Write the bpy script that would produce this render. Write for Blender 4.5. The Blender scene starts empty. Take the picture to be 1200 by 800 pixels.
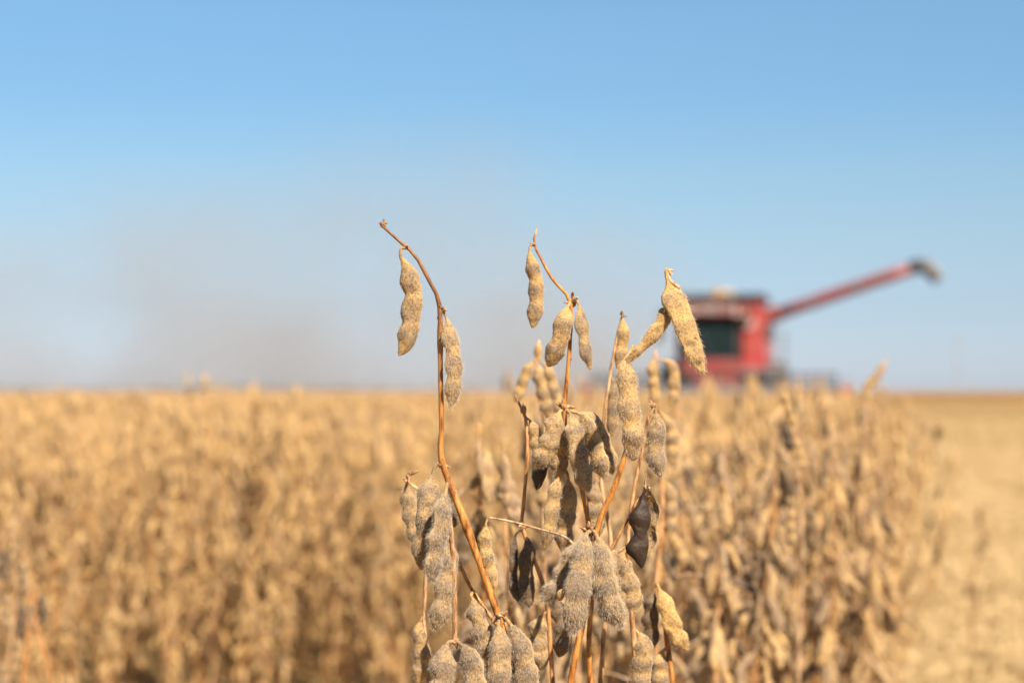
import bpy, math, random
import numpy as np
from mathutils import Vector, Matrix, noise as mnoise

# ------------------------------------------------------------------ camera, sky, sun, exposure
SC = bpy.context.scene
COL = SC.collection
FPX = 2200.0                      # focal length in pixels of the 1200 px wide photograph
CAMZ = 0.95
PITCH = math.atan(58 / FPX)
cam_d = bpy.data.cameras.new('camera')
cam = bpy.data.objects.new('camera', cam_d)
COL.objects.link(cam)
cam.location = (0, 0, CAMZ)
cam.rotation_euler = (math.radians(90) + PITCH, 0, 0)
cam_d.sensor_width = 36
cam_d.lens = 36 * FPX / 1200
cam_d.clip_start = 0.05
cam_d.clip_end = 9000
cam_d.dof.use_dof = True
cam_d.dof.focus_distance = 1.0
cam_d.dof.aperture_fstop = 7.2
cam_d.dof.aperture_blades = 9
SC.camera = cam

SUN_EL, SUN_ROT = 46.0, 150.0      # sun behind the camera, to the right
w = bpy.data.worlds.new('World')
SC.world = w
w.use_nodes = True
nt = w.node_tree
nt.nodes.clear()
sky = nt.nodes.new('ShaderNodeTexSky')
sky.sky_type = 'NISHITA'
sky.sun_disc = False
sky.sun_elevation = math.radians(SUN_EL)
sky.sun_rotation = math.radians(SUN_ROT)
sky.altitude = 200
sky.air_density = 1.0
sky.dust_density = 0.25
sky.ozone_density = 2.0
bg = nt.nodes.new('ShaderNodeBackground')
bg.inputs['Strength'].default_value = 0.082
wo = nt.nodes.new('ShaderNodeOutputWorld')
# sky grade: less glare low down, unseen upper sky dimmed to cut fill
wtc = nt.nodes.new('ShaderNodeTexCoord')
wsx = nt.nodes.new('ShaderNodeSeparateXYZ')
wmr = nt.nodes.new('ShaderNodeMapRange')
wmr.inputs['From Max'].default_value = .3
wrp = nt.nodes.new('ShaderNodeValToRGB')
wel = wrp.color_ramp.elements
while len(wel) < 7:
    wel.new(.5)
for el_, (z_, c_) in zip(wel, ((.0095, (.427, .498, .759)), (.0445, (.447, .500, .659)), (.0784, (.513, .555, .630)), (.112, (.535, .610, .658)), (.1562, (.500, .642, .716)), (.1995, (.55, .70, .755)), (.29, (.46, .56, .62)))):
    el_.position = z_ / .3
    el_.color = (*c_, 1)
wmx = nt.nodes.new('ShaderNodeMix')
wmx.data_type = 'RGBA'
wmx.blend_type = 'MULTIPLY'
wmx.inputs[0].default_value = 1
nt.links.new(wtc.outputs['Generated'], wsx.inputs[0])
nt.links.new(wsx.outputs['Z'], wmr.inputs['Value'])
nt.links.new(wmr.outputs[0], wrp.inputs[0])
nt.links.new(sky.outputs[0], wmx.inputs[6])
nt.links.new(wrp.outputs[0], wmx.inputs[7])
nt.links.new(wmx.outputs[2], bg.inputs[0])
nt.links.new(bg.outputs[0], wo.inputs[0])

sun_d = bpy.data.lights.new('sun', 'SUN')
sun_d.energy = 5.0
sun_d.angle = math.radians(0.5)
sun_d.color = (1.0, 0.93, 0.82)
sun = bpy.data.objects.new('sun', sun_d)
COL.objects.link(sun)
az = math.radians(SUN_ROT)
to_sun = Vector((math.sin(az) * math.cos(math.radians(SUN_EL)), math.cos(az) * math.cos(math.radians(SUN_EL)), math.sin(math.radians(SUN_EL))))
sun.rotation_euler = to_sun.to_track_quat('Z', 'Y').to_euler()

SC.view_settings.view_transform = 'Standard'
SC.view_settings.look = 'None'
SC.view_settings.exposure = 1.03
SC.view_settings.gamma = 1
SC.cycles.use_denoising = True
SC.cycles.max_bounces = 6
SC.cycles.transparent_max_bounces = 8
SC.cycles.volume_bounces = 1

RNG = np.random.default_rng(11)
random.seed(11)


def P(px, py, d):
    """a point of the place seen at photo pixel (px, py), d metres in front of the camera"""
    c, s = math.cos(PITCH), math.sin(PITCH)
    a, b = (px - 600) / FPX, (400 - py) / FPX
    return np.array((d * a, d * (c - b * s), CAMZ + d * (s + b * c)))


# ------------------------------------------------------------------ materials
def new_mat(name):
    m = bpy.data.materials.new(name)
    m.use_nodes = True
    t = m.node_tree
    return m, t, t.nodes['Principled BSDF']


def nd(t, kind, **kw):
    n = t.nodes.new(kind)
    for k, v in kw.items():
        if k in n.inputs.keys() and not hasattr(n, k):
            n.inputs[k].default_value = v
        else:
            setattr(n, k, v)
    return n


def noise_node(t, vec, scale, detail=4, rough=0.6):
    n = t.nodes.new('ShaderNodeTexNoise')
    n.inputs['Scale'].default_value = scale
    n.inputs['Detail'].default_value = detail
    n.inputs['Roughness'].default_value = rough
    t.links.new(vec, n.inputs['Vector'])
    return n.outputs['Fac']


def math_node(t, op, a, b=None, clamp=False):
    n = t.nodes.new('ShaderNodeMath')
    n.operation = op
    n.use_clamp = clamp
    for i, v in enumerate((a, b)):
        if v is None:
            continue
        if isinstance(v, (int, float)):
            n.inputs[i].default_value = v
        else:
            t.links.new(v, n.inputs[i])
    return n.outputs[0]


def mix_col(t, fac, a, b, blend='MIX'):
    n = t.nodes.new('ShaderNodeMix')
    n.data_type = 'RGBA'
    n.blend_type = blend
    for i, v in ((0, fac), (6, a), (7, b)):
        if isinstance(v, (int, float)):
            n.inputs[i].default_value = v
        elif isinstance(v, tuple):
            n.inputs[i].default_value = (*v, 1)
        else:
            t.links.new(v, n.inputs[i])
    return n.outputs[2]


def ramp(t, fac, stops):
    n = t.nodes.new('ShaderNodeValToRGB')
    e = n.color_ramp.elements
    while len(e) < len(stops):
        e.new(0.5)
    for el, (p, c) in zip(e, stops):
        el.position = p
        el.color = (*c, 1) if len(c) == 3 else c
    t.links.new(fac, n.inputs[0])
    return n.outputs[0]


def attr_pc(t):
    a = t.nodes.new('ShaderNodeAttribute')
    a.attribute_name = 'pc'
    s = t.nodes.new('ShaderNodeSeparateColor')
    t.links.new(a.outputs['Color'], s.inputs[0])
    return s.outputs[0], s.outputs[1], s.outputs[2], a.outputs['Alpha']


def bump(t, bsdf, h, strength, dist):
    b = t.nodes.new('ShaderNodeBump')
    b.inputs['Strength'].default_value = strength
    b.inputs['Distance'].default_value = dist
    t.links.new(h, b.inputs['Height'])
    t.links.new(b.outputs[0], bsdf.inputs['Normal'])


def pod_material(name, golden, grey, vary):
    m, t, b = new_mat(name)
    r, g, tint, dark = attr_pc(t)
    tc = t.nodes.new('ShaderNodeTexCoord').outputs['Object']
    n1 = noise_node(t, tc, 170, 5, 0.65)
    n2 = noise_node(t, tc, 800, 4, 0.75)
    f = math_node(t, 'ADD', tint, math_node(t, 'MULTIPLY', math_node(t, 'SUBTRACT', r, 0.5), math_node(t, 'SUBTRACT', 1.15, tint)))
    f = math_node(t, 'ADD', f, math_node(t, 'MULTIPLY', math_node(t, 'SUBTRACT', n1, 0.5), 2.2))
    if vary:
        oi = t.nodes.new('ShaderNodeObjectInfo').outputs['Random']
        f = math_node(t, 'ADD', f, math_node(t, 'MULTIPLY', math_node(t, 'SUBTRACT', oi, 0.5), 0.5))
    f = math_node(t, 'ADD', f, 0.0, True)
    c = mix_col(t, f, golden, grey)
    # fine dark specks between the hairs and small brown blemishes
    sp = ramp(t, n2, [(0.34, (0.34, 0.27, 0.21)), (0.48, (.9, .9, .9)), (0.66, (1.18, 1.16, 1.12))])
    c = mix_col(t, 1.0, c, sp, 'MULTIPLY')
    n3 = noise_node(t, tc, 330, 2, 0.5)
    spot = ramp(t, n3, [(0.66, (0, 0, 0)), (0.75, (1, 1, 1))])
    c = mix_col(t, math_node(t, 'MULTIPLY', spot, 0.7), c, (0.11, 0.06, 0.03))
    c = mix_col(t, math_node(t, 'MULTIPLY', g, 0.8), c, (0.56, 0.37, 0.17))
    c = mix_col(t, math_node(t, 'MULTIPLY', dark, math_node(t, 'ADD', .45, n1), True), c, mix_col(t, n1, (0.010, 0.007, 0.006), (0.06, 0.033, 0.02)))
    t.links.new(c, b.inputs['Base Color'])
    t.links.new(math_node(t, 'SUBTRACT', 0.74, math_node(t, 'MULTIPLY', dark, .3)), b.inputs['Roughness'])
    b.inputs['Specular IOR Level'].default_value = 0.25
    t.links.new(math_node(t, 'MULTIPLY', math_node(t, 'SUBTRACT', 1.0, dark, True), .12), b.inputs['Sheen Weight'])
    h = math_node(t, 'ADD', n1, math_node(t, 'MULTIPLY', n2, 0.5))
    bump(t, b, h, 0.6, 0.0012)
    return m


def hair_material():
    m, t, b = new_mat('pod_fuzz')
    r, g, tint, dark = attr_pc(t)
    c = mix_col(t, tint, (0.80, 0.65, 0.42), (0.70, 0.61, 0.48))
    c = mix_col(t, math_node(t, 'MULTIPLY', dark, 0.6), c, (0.25, 0.19, 0.13))
    tr = t.nodes.new('ShaderNodeBsdfTranslucent')
    df = t.nodes.new('ShaderNodeBsdfDiffuse')
    mx = t.nodes.new('ShaderNodeMixShader')
    mx.inputs[0].default_value = 0.45
    t.links.new(c, tr.inputs[0])
    t.links.new(c, df.inputs[0])
    t.links.new(df.outputs[0], mx.inputs[1])
    t.links.new(tr.outputs[0], mx.inputs[2])
    t.links.new(mx.outputs[0], t.nodes['Material Output'].inputs[0])
    t.nodes.remove(b)
    return m


def stem_material(name):
    m, t, b = new_mat(name)
    r, g, tint, dark = attr_pc(t)
    tc = t.nodes.new('ShaderNodeTexCoord').outputs['Object']
    mp = t.nodes.new('ShaderNodeMapping')
    mp.inputs['Scale'].default_value = (1, 1, 0.22)
    t.links.new(tc, mp.inputs[0])
    n1 = noise_node(t, mp.outputs[0], 330, 5, 0.7)
    n2 = noise_node(t, tc, 120, 3, 0.6)
    c = mix_col(t, tint, (0.52, 0.195, 0.028), (0.56, 0.38, 0.21))
    c = mix_col(t, 1.0, c, ramp(t, n1, [(0.36, (0.2, 0.14, 0.1)), (0.5, (0.8, 0.75, 0.7)), (0.68, (1.35, 1.45, 1.7))]), 'MULTIPLY')
    c = mix_col(t, math_node(t, 'MULTIPLY', ramp(t, n2, [(0.6, (0, 0, 0)), (0.72, (1, 1, 1))]), 0.6), c, (0.13, 0.05, 0.02))
    c = mix_col(t, dark, c, (0.13, 0.065, 0.028))
    t.links.new(c, b.inputs['Base Color'])
    b.inputs['Roughness'].default_value = 0.5
    b.inputs['Specular IOR Level'].default_value = 0.35
    bump(t, b, n1, 0.5, 0.0006)
    return m


def plain(name, col, rough=0.5, metal=0.0, dirt=0.25, dirtcol=(0.34, 0.25, 0.15), scale=3.0, **kw):
    m, t, b = new_mat(name)
    tc = t.nodes.new('ShaderNodeTexCoord').outputs['Object']
    n = noise_node(t, tc, scale, 6, 0.65)
    f = math_node(t, 'MULTIPLY', ramp(t, n, [(0.4, (0, 0, 0)), (0.75, (1, 1, 1))]), dirt)
    t.links.new(mix_col(t, f, col, dirtcol), b.inputs['Base Color'])
    b.inputs['Roughness'].default_value = rough
    b.inputs['Metallic'].default_value = metal
    for k, v in kw.items():
        b.inputs[k.replace('_', ' ')].default_value = v
    return m


M_POD = pod_material('soybean_pod', (0.50, 0.295, 0.10), (0.205, 0.140, 0.086), False)
M_PODF = pod_material('soybean_pod_field', (0.62, 0.37, 0.122), (0.30, 0.19, 0.105), True)
M_HAIR = hair_material()
M_STEM = stem_material('soybean_stem')
M_LEAF = plain('dry_leaf', (0.30, 0.20, 0.11), 0.8, dirt=0.6, dirtcol=(0.10, 0.06, 0.035), scale=60)


# ------------------------------------------------------------------ mesh helpers
class Geo:
    """collects vertices, faces, material slots and the pod colour attribute of ONE mesh"""
    def __init__(s):
        s.v, s.f, s.m, s.c, s.n = [], [], [], [], 0

    def add(s, v, f, mat, c):
        v = np.asarray(v, float)
        s.v.append(v)
        s.f.append([tuple(int(i) + s.n for i in q) for q in f])
        s.m.append([mat] * len(f))
        c = np.asarray(c, float)
        if c.ndim == 1:
            c = np.tile(c, (len(v), 1))
        s.c.append(c)
        s.n += len(v)

    def add_geo(s, o, M=None, tint=None):
        """append another Geo moved by the 4x4 matrix M"""
        v = np.concatenate(o.v)
        if M is not None:
            v = v @ M[:3, :3].T + M[:3, 3]
        c = np.concatenate(o.c).copy()
        if tint is not None:
            c[:, 2] = tint[0]
            c[:, 3] = np.maximum(c[:, 3], tint[1])
        s.v.append(v)
        s.f.append([tuple(i + s.n for i in q) for q in sum(o.f, [])])
        s.m.append(sum(o.m, []))
        s.c.append(c)
        s.n += len(v)

    def mesh(s, name, mats, origin=None):
        v = np.concatenate(s.v)
        if origin is not None:
            v = v - np.asarray(origin)
        me = bpy.data.meshes.new(name)
        me.from_pydata(v.tolist(), [], sum(s.f, []))
        for mm in mats:
            me.materials.append(mm)
        me.polygons.foreach_set('material_index', np.array(sum(s.m, []), dtype=np.int32))
        me.polygons.foreach_set('use_smooth', np.ones(len(me.polygons), dtype=bool))
        at = me.attributes.new('pc', 'FLOAT_COLOR', 'POINT')
        at.data.foreach_set('color', np.concatenate(s.c).astype(np.float32).ravel())
        me.update()
        return me


def unit(a):
    return a / np.maximum(np.linalg.norm(a, axis=-1, keepdims=True), 1e-12)


def spline(pts, n):
    p = np.asarray(pts, float)
    if len(p) == 2:
        u = np.linspace(0, 1, n)[:, None]
        return p[0] * (1 - u) + p[1] * u
    e = np.vstack([2 * p[0] - p[1], p, 2 * p[-1] - p[-2]])
    out = []
    for i in range(len(p) - 1):
        a, b, c, d = e[i:i + 4]
        u = np.linspace(0, 1, 24, endpoint=False)[:, None]
        out.append(0.5 * (2 * b + (c - a) * u + (2 * a - 5 * b + 4 * c - d) * u ** 2 + (3 * b - a - 3 * c + d) * u ** 3))
    q = np.vstack(out + [p[-1:]])
    s = np.concatenate([[0], np.cumsum(np.linalg.norm(np.diff(q, axis=0), axis=1))])
    t = np.linspace(0, s[-1], n)
    return np.stack([np.interp(t, s, q[:, k]) for k in range(3)], 1)


VIEW = np.array((0.0, 1.0, 0.0))


def frame(C, roll):
    T = unit(np.gradient(C, axis=0))
    S = np.cross(T, VIEW)
    bad = np.linalg.norm(S, axis=1) < 1e-3
    S[bad] = (1, 0, 0)
    S = unit(S)
    N = unit(np.cross(S, T))
    c, s = math.cos(roll), math.sin(roll)
    return T, S * c + N * s, N * c - S * s


def vnoise(v, scale, seed):
    return np.array([mnoise.noise(Vector(p) * scale + Vector((seed * 7.1, seed * 3.3, 0))) for p in v])


def ring_faces(n, m, closed=True):
    f = []
    for i in range(n - 1):
        for j in range(m if closed else m - 1):
            k = (j + 1) % m
            f.append((i * m + j, i * m + k, (i + 1) * m + k, (i + 1) * m + j))
    return f


def add_hairs(g, pos, nor, tan, k, length, width, col, rng, lean=0.75):
    idx = rng.integers(0, len(pos), k)
    jit = rng.normal(0, 1, (k, 3)) * 0.0006
    b = pos[idx] + jit - nor[idx] * (jit * nor[idx]).sum(1, keepdims=True)
    L = length * rng.uniform(0.45, 1.15, (k, 1))
    d = unit(nor[idx] * 0.75 + tan[idx] * lean + rng.normal(0, 0.28, (k, 3)))
    sd = unit(np.cross(d, rng.normal(0, 1, (k, 3)))) * width * 0.5
    mid = b + d * L * 0.55
    tip = b + unit(d + tan[idx] * 0.35 + rng.normal(0, .15, (k, 3))) * L
    b = b - nor[idx] * 0.0002
    v = np.stack([b - sd, b + sd, mid + sd * .8, mid - sd * .8, tip], 1).reshape(-1, 3)
    f = []
    for i in range(k):
        o = i * 5
        f.append((o, o + 1, o + 2, o + 3))
        f.append((o + 3, o + 2, o + 4))
    g.add(v, f, 1, col)


def pod_profile(u, n):
    cen = {1: [.5], 2: [.34, .73], 3: [.25, .53, .80], 4: [.2, .41, .62, .83]}[n]
    s = {1: .26, 2: .15, 3: .105, 4: .08}[n]
    bp = np.zeros_like(u)
    for c in cen:
        bp = np.maximum(bp, np.exp(-((u - c) / s) ** 2))
    e = np.sin(np.clip(u / 0.27, 0, 1) * math.pi / 2) ** 1.15
    end = np.clip((u - 0.66) / 0.34, 0, 1)
    e = e * np.clip(1 - end ** 2.3, 0.0, 1) ** .62 * (1 - .12 * (1 - u))
    return bp, e


def pod(g, ctrl, W, seeds=3, roll=0.0, tint=0.5, dark=0.0, flat=0.6, hairs=1500, hl=0.0018, hw=0.00011, waist=None, taper=None, spots=(), seed=1, stalk=0.07, res=(46, 20), lump=1.0, span=None, inner=None):
    """a soybean pod along ctrl: stalk, seed swellings, seams, beak and fuzz.  span=(a0, a1) keeps only that
    part of the wall (an opened valve); inner=(tint, dark) is the colour of the valve's inside"""
    rng = np.random.default_rng(seed)
    n, m = res
    C = spline(ctrl, n)
    T, S, N = frame(C, roll)
    roll2 = rng.uniform(-.35, .35)
    t = np.linspace(0, 1, n)
    u = np.clip((t - stalk) / (1 - stalk), 0, 1)
    bp, e = pod_profile(u, seeds)
    if taper is not None:
        e = e * np.interp(u, np.linspace(0, 1, len(taper)), taper)
    r0 = W * 0.075
    if span is None:
        th = np.linspace(0, 2 * math.pi, m, endpoint=False)
    else:
        th = np.linspace(span[0], span[1], m)
    ct, st = np.cos(th), np.sin(th)
    ridge = np.exp(-((np.abs(((th + math.pi) % (2 * math.pi)) - math.pi)) / .22) ** 2) + 0.8 * np.exp(-((th % (2 * math.pi) - math.pi) / .22) ** 2)
    wa = rng.uniform(.22, .40) if waist is None else waist
    asym = np.where(ct > 0, wa * .45, wa * 1.15)[None, :]
    wid = W / 2 * e[:, None] * ((1 - asym) + asym * bp[:, None]) * (1 + 0.09 * ridge[None, :])
    thk = (W / 2 * flat * e * (.62 + .38 * bp))[:, None] * np.ones(m)[None, :]
    wid = np.maximum(wid, r0 * (1 - .5 * (t > .97))[:, None])
    thk = np.maximum(thk, r0 * (1 - .5 * (t > .97))[:, None])
    wid[-1] *= 0.15
    thk[-1] *= 0.15
    tw = (roll2 * (t - .5))[:, None]
    ca, sa = np.cos(tw), np.sin(tw)
    a, b = wid * ct, thk * st
    V = C[:, None, :] + S[:, None, :] * (a * ca - b * sa)[..., None] + N[:, None, :] * (a * sa + b * ca)[..., None]
    nor = unit(S[:, None, :] * (ct / np.maximum(wid, 1e-5))[..., None] + N[:, None, :] * (st / np.maximum(thk, 1e-5))[..., None])
    flatV = V.reshape(-1, 3)
    flatN = nor.reshape(-1, 3)
    if lump:
        dsp = vnoise(flatV, 170, seed) * .0011 + vnoise(flatV, 480, seed + 3) * .0005
        flatV = flatV + flatN * (dsp * lump * np.repeat(e, m) * W / .012)[:, None]
    pc = np.zeros((n, m, 4))
    pc[..., 0] = (bp * e)[:, None]
    pc[..., 1] = ridge[None, :] * e[:, None]
    pc[..., 2] = tint
    pc[..., 3] = dark
    for (su, sth, sr, dep) in spots:
        cpt = C[int(su * (n - 1))] + S[int(su * (n - 1))] * (W * .5 * math.cos(sth)) + N[int(su * (n - 1))] * (W * .5 * flat * math.sin(sth))
        dd = np.linalg.norm(flatV - cpt, axis=1)
        k = np.exp(-(dd / sr) ** 2)
        flatV = flatV - flatN * (k * dep)[:, None]
        pc.reshape(-1, 4)[:, 3] = np.maximum(pc.reshape(-1, 4)[:, 3], np.clip(k * 1.2, 0, .85))
    pcf = pc.reshape(-1, 4)
    g.add(flatV, ring_faces(n, m, span is None), 0, pcf)
    if span is not None:
        inn = flatV - flatN * 0.0006
        pi = pcf.copy()
        pi[:, 2], pi[:, 3] = inner
        pi[:, 1] = 0
        g.add(inn, [q[::-1] for q in ring_faces(n, m, False)], 0, pi)
        rim = []
        nm = n * m
        off = -2 * nm
        for i in range(n - 1):
            for j in (0, m - 1):
                rim.append((i * m + j, (i + 1) * m + j, nm + (i + 1) * m + j, nm + i * m + j))
        g.add(np.vstack([flatV, inn]), rim, 0, np.vstack([pcf, pcf]))
    if hairs:
        ok = np.repeat(e > .25, m)
        tan = np.repeat(T, m, axis=0)
        col = (0, 0, tint, dark)
        add_hairs(g, flatV[ok], flatN[ok], tan[ok], hairs, hl, hw, col, rng)


def tube(g, ctrl, r, n=None, m=10, mat=0, tint=0.0, dark=0.0, seed=1, rough=0.12, hairs=0, hl=.001, nodes=()):
    C = spline(ctrl, n or max(8, 5 * len(ctrl)))
    n = len(C)
    T, S, N = frame(C, 0)
    r = np.interp(np.linspace(0, 1, n), np.linspace(0, 1, len(np.atleast_1d(r))), np.atleast_1d(r))
    for (q, k) in nodes:
        r = r * (1 + k * np.exp(-((np.linspace(0, 1, n) - q) / (1.2 / n)) ** 2))
    th = np.linspace(0, 2 * math.pi, m, endpoint=False)
    D = S[:, None, :] * np.cos(th)[None, :, None] + N[:, None, :] * np.sin(th)[None, :, None]
    rr = r[:, None] * np.ones(m)
    V = C[:, None, :] + D * rr[..., None]
    fv = V.reshape(-1, 3)
    if rough:
        fv = fv + D.reshape(-1, 3) * (vnoise(fv, 260, seed) * rough * np.repeat(r, m))[:, None]
    c0, c1 = len(fv), len(fv) + 1
    col = np.zeros((len(fv) + 2, 4))
    col[:, 2] = tint
    da = np.atleast_1d(dark)
    col[:-2, 3] = np.repeat(np.interp(np.linspace(0, 1, n), np.linspace(0, 1, len(da)), da), m)
    col[-2:, 3] = da[0], da[-1]
    f = ring_faces(n, m) + [(c0, (j + 1) % m, j) for j in range(m)] + [(c1, (n - 1) * m + j, (n - 1) * m + (j + 1) % m) for j in range(m)]
    g.add(np.vstack([fv, C[:1], C[-1:]]), f, mat, col)
    if hairs:
        rng = np.random.default_rng(seed)
        k = np.arange(len(fv))
        add_hairs(g, fv, D.reshape(-1, 3), np.repeat(T, m, axis=0), hairs, hl, .00008, (0, 0, .6, 0), rng, 0.1)


def crust(g, c, r, seed, dark=0.35, tint=0.7, k=5):
    """a withered node: a few small ragged bracts and scars around a point"""
    rng = np.random.default_rng(seed)
    for i in range(k):
        d = unit(rng.normal(0, 1, 3) + np.array((0, -.3, .4)))
        p0 = np.asarray(c) + rng.normal(0, .35, 3) * r
        tube(g, [p0, p0 + d * r * .9, p0 + (d + rng.normal(0, .35, 3)) * r * 1.7], [r * .5, r * .45, r * .12], 6, 6, 0, tint, dark * rng.uniform(.3, 1.6), seed + i, .5)


# ------------------------------------------------------------------ scene objects
def empty(name, loc, label=None, cat=None, group=None, rz=0.0):
    o = bpy.data.objects.new(name, None)
    o.empty_display_size = .1
    COL.objects.link(o)
    o.location = loc
    o.rotation_euler.z = rz
    if label:
        o['label'] = label
    if cat:
        o['category'] = cat
    if group:
        o['group'] = group
    return o


def part(name, me, parent, loc=(0, 0, 0), label=None):
    o = bpy.data.objects.new(name, me)
    COL.objects.link(o)
    o.parent = parent
    o.location = loc
    if label:
        o['label'] = label
    return o


def structure(name, me, kind='structure'):
    o = bpy.data.objects.new(name, me)
    COL.objects.link(o)
    o['kind'] = kind
    return o


# ---- ground: one sheet to the horizon
def ground():
    m, t, b = new_mat('stubble_ground')
    tc = t.nodes.new('ShaderNodeTexCoord').outputs['Object']
    mp = t.nodes.new('ShaderNodeMapping')
    mp.inputs['Rotation'].default_value = (0, 0, math.atan(.184))
    mp.inputs['Scale'].default_value = (1, .22, 1)
    t.links.new(tc, mp.inputs[0])
    n1 = noise_node(t, mp.outputs[0], 1.6, 8, .65)
    n2 = noise_node(t, tc, 38, 6, .7)
    n3 = noise_node(t, mp.outputs[0], .22, 4, .55)
    c = ramp(t, n1, [(.32, (.265, .163, .063)), (.48, (.31, .194, .077)), (.68, (.375, .245, .104))])
    n4 = noise_node(t, mp.outputs[0], 7.0, 5, .7)
    c = mix_col(t, 1.0, c, ramp(t, n4, [(.36, (.62, .57, .50)), (.48, (.98, .98, .97)), (.66, (1.22, 1.22, 1.2))]), 'MULTIPLY')
    c = mix_col(t, 1.0, c, ramp(t, n2, [(.32, (.5, .44, .38)), (.5, (1, 1, 1)), (.68, (1.2, 1.17, 1.1))]), 'MULTIPLY')
    c = mix_col(t, math_node(t, 'MULTIPLY', ramp(t, n3, [(.45, (0, 0, 0)), (.7, (1, 1, 1))]), .4), c, (.30, .19, .078))
    t.links.new(c, b.inputs['Base Color'])
    b.inputs['Roughness'].default_value = .95
    b.inputs['Specular IOR Level'].default_value = .1
    bump(t, b, math_node(t, 'ADD', n2, n1), .8, .03)
    me = bpy.data.meshes.new('ground')
    xs = [-4500, -1200, -300, -60, -20, 0, 20, 60, 300, 1200, 4500]
    ys = [-300, -40, -5, 5, 20, 60, 200, 600, 2000, 6000]
    v = [(x, y, 0) for y in ys for x in xs]
    k = len(xs)
    f = [(j * k + i, j * k + i + 1, (j + 1) * k + i + 1, (j + 1) * k + i) for j in range(len(ys) - 1) for i in range(k - 1)]
    me.from_pydata(v, [], f)
    me.materials.append(m)
    structure('ground', me)


ground()

# ------------------------------------------------------------------ field soybean plants: pods and architectures
POD_MID, POD_LOW = [], []
for i in range(7):
    rng = np.random.default_rng(100 + i)
    L = rng.uniform(.042, .056)
    n = [3, 2, 3, 3, 2, 3, 3][i]
    if n == 2:
        L *= .85
    bend = rng.uniform(-.007, .011)
    ctrl = [(0, 0, 0), (.002, 0, -.22 * L), (bend, .001, -.6 * L), (bend * .3, .002, -L)]
    for store, res, hairs in ((POD_MID, (26, 12), 260), (POD_LOW, (11, 6), 0)):
        g = Geo()
        pod(g, ctrl, rng.uniform(.0105, .0125), n, 0, .5, 0, .62, hairs, .0022, .00012, seed=100 + i, res=res, lump=1 if hairs else 0, stalk=.12)
        store.append(g)
LEAF = Geo()


def rotmat(rx, ry, rz, loc, s=1.0):
    M = (Matrix.Translation(Vector(loc)) @ Matrix.Rotation(rz, 4, 'Z') @ Matrix.Rotation(ry, 4, 'Y') @ Matrix.Rotation(rx, 4, 'X') @ Matrix.Scale(s, 4))
    return M


def architecture(seed, H=.9, dense=1.0, spread=1.0):
    """stem curves, petioles and pod placements of one dry plant standing at the origin"""
    rng = np.random.default_rng(seed)
    lean = rng.normal(0, .05, 2) * spread
    main = [np.array((0, 0, -.03))]
    for q in (.25, .5, .75, 1.0):
        main.append(np.array((lean[0] * q ** 1.5 + rng.normal(0, .008), lean[1] * q ** 1.5 + rng.normal(0, .008), H * q)))
    curves = [(main, [.0042, .0034, .0026, .0018, .0010])]
    for _ in range(rng.integers(1, 4)):
        q = rng.uniform(.1, .45)
        a = rng.uniform(0, 6.28)
        b0 = spline(main, 40)[int(q * 39)]
        hgt = H * rng.uniform(.82, 1.0) - b0[2]
        r = rng.uniform(.06, .15) * spread
        d = np.array((math.cos(a) * r, math.sin(a) * r, 0))
        curves.append(([b0, b0 + d * .55 + (0, 0, hgt * .35), b0 + d * .9 + (0, 0, hgt * .7), b0 + d * rng.uniform(.9, 1.2) + (0, 0, hgt)], [.0026, .0022, .0016, .0008]))
    pods, pets = [], []
    for ci, (c, r) in enumerate(curves):
        S = spline(c, 60)
        z = S[:, 2]
        h = max(.12, S[0, 2] + .05)
        while h < z[-1] - .004:
            k = int(np.argmin(np.abs(z - h)))
            a0 = rng.uniform(0, 6.28)
            cnt = int(rng.integers(2, 5) * dense + .5)
            if h > z[-1] - .07:
                cnt = max(1, cnt - 1)
            for i in range(cnt):
                a = a0 + rng.normal(0, 1.0)
                tilt = abs(rng.normal(.38, .3))
                if h > z[-1] - .03:
                    tilt = abs(rng.normal(.2, .2))
                pods.append((int(rng.integers(0, 7)), tuple(S[k] + np.array((math.cos(a), math.sin(a), 0)) * .003 + (0, 0, rng.uniform(-.006, .006))), -tilt, a, rng.uniform(0, 6.28), rng.uniform(.85, 1.12)))
            if rng.random() < .22:
                a = rng.uniform(0, 6.28)
                l = rng.uniform(.04, .11)
                pets.append([S[k], S[k] + np.array((math.cos(a) * l * .5, math.sin(a) * l * .5, l * .25)), S[k] + np.array((math.cos(a) * l, math.sin(a) * l, l * rng.uniform(-.3, .7)))])
            h += rng.uniform(.030, .052)
        for i in range(int(rng.integers(2, 4))):
            pods.append((int(rng.integers(0, 7)), tuple(S[-1] - (0, 0, rng.uniform(0, .012))), -abs(rng.normal(.25, .2)), rng.uniform(0, 6.28), rng.uniform(0, 6.28), rng.uniform(.7, 1.0)))
    return curves, pods, pets


def pod_matrix(p):
    idx, loc, tilt, a, spin, s = p
    return Matrix.Translation(Vector(loc)) @ Matrix.Rotation(a, 4, 'Z') @ Matrix.Rotation(tilt, 4, 'Y') @ Matrix.Rotation(spin, 4, 'Z') @ Matrix.Scale(s, 4)


def stem_geo(curves, pets, m=7, seed=1, hairs=0):
    g = Geo()
    for i, (c, r) in enumerate(curves):
        tube(g, c, r, 16, m, 0, .25 + .4 * ((seed * 7 + i * 3) % 5) / 5, .0, seed + i, .1, hairs)
    for i, c in enumerate(pets):
        tube(g, c, [.0011, .0008, .0005], 6, 4, 0, .9, 0, seed + i, 0)
    return g


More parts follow.
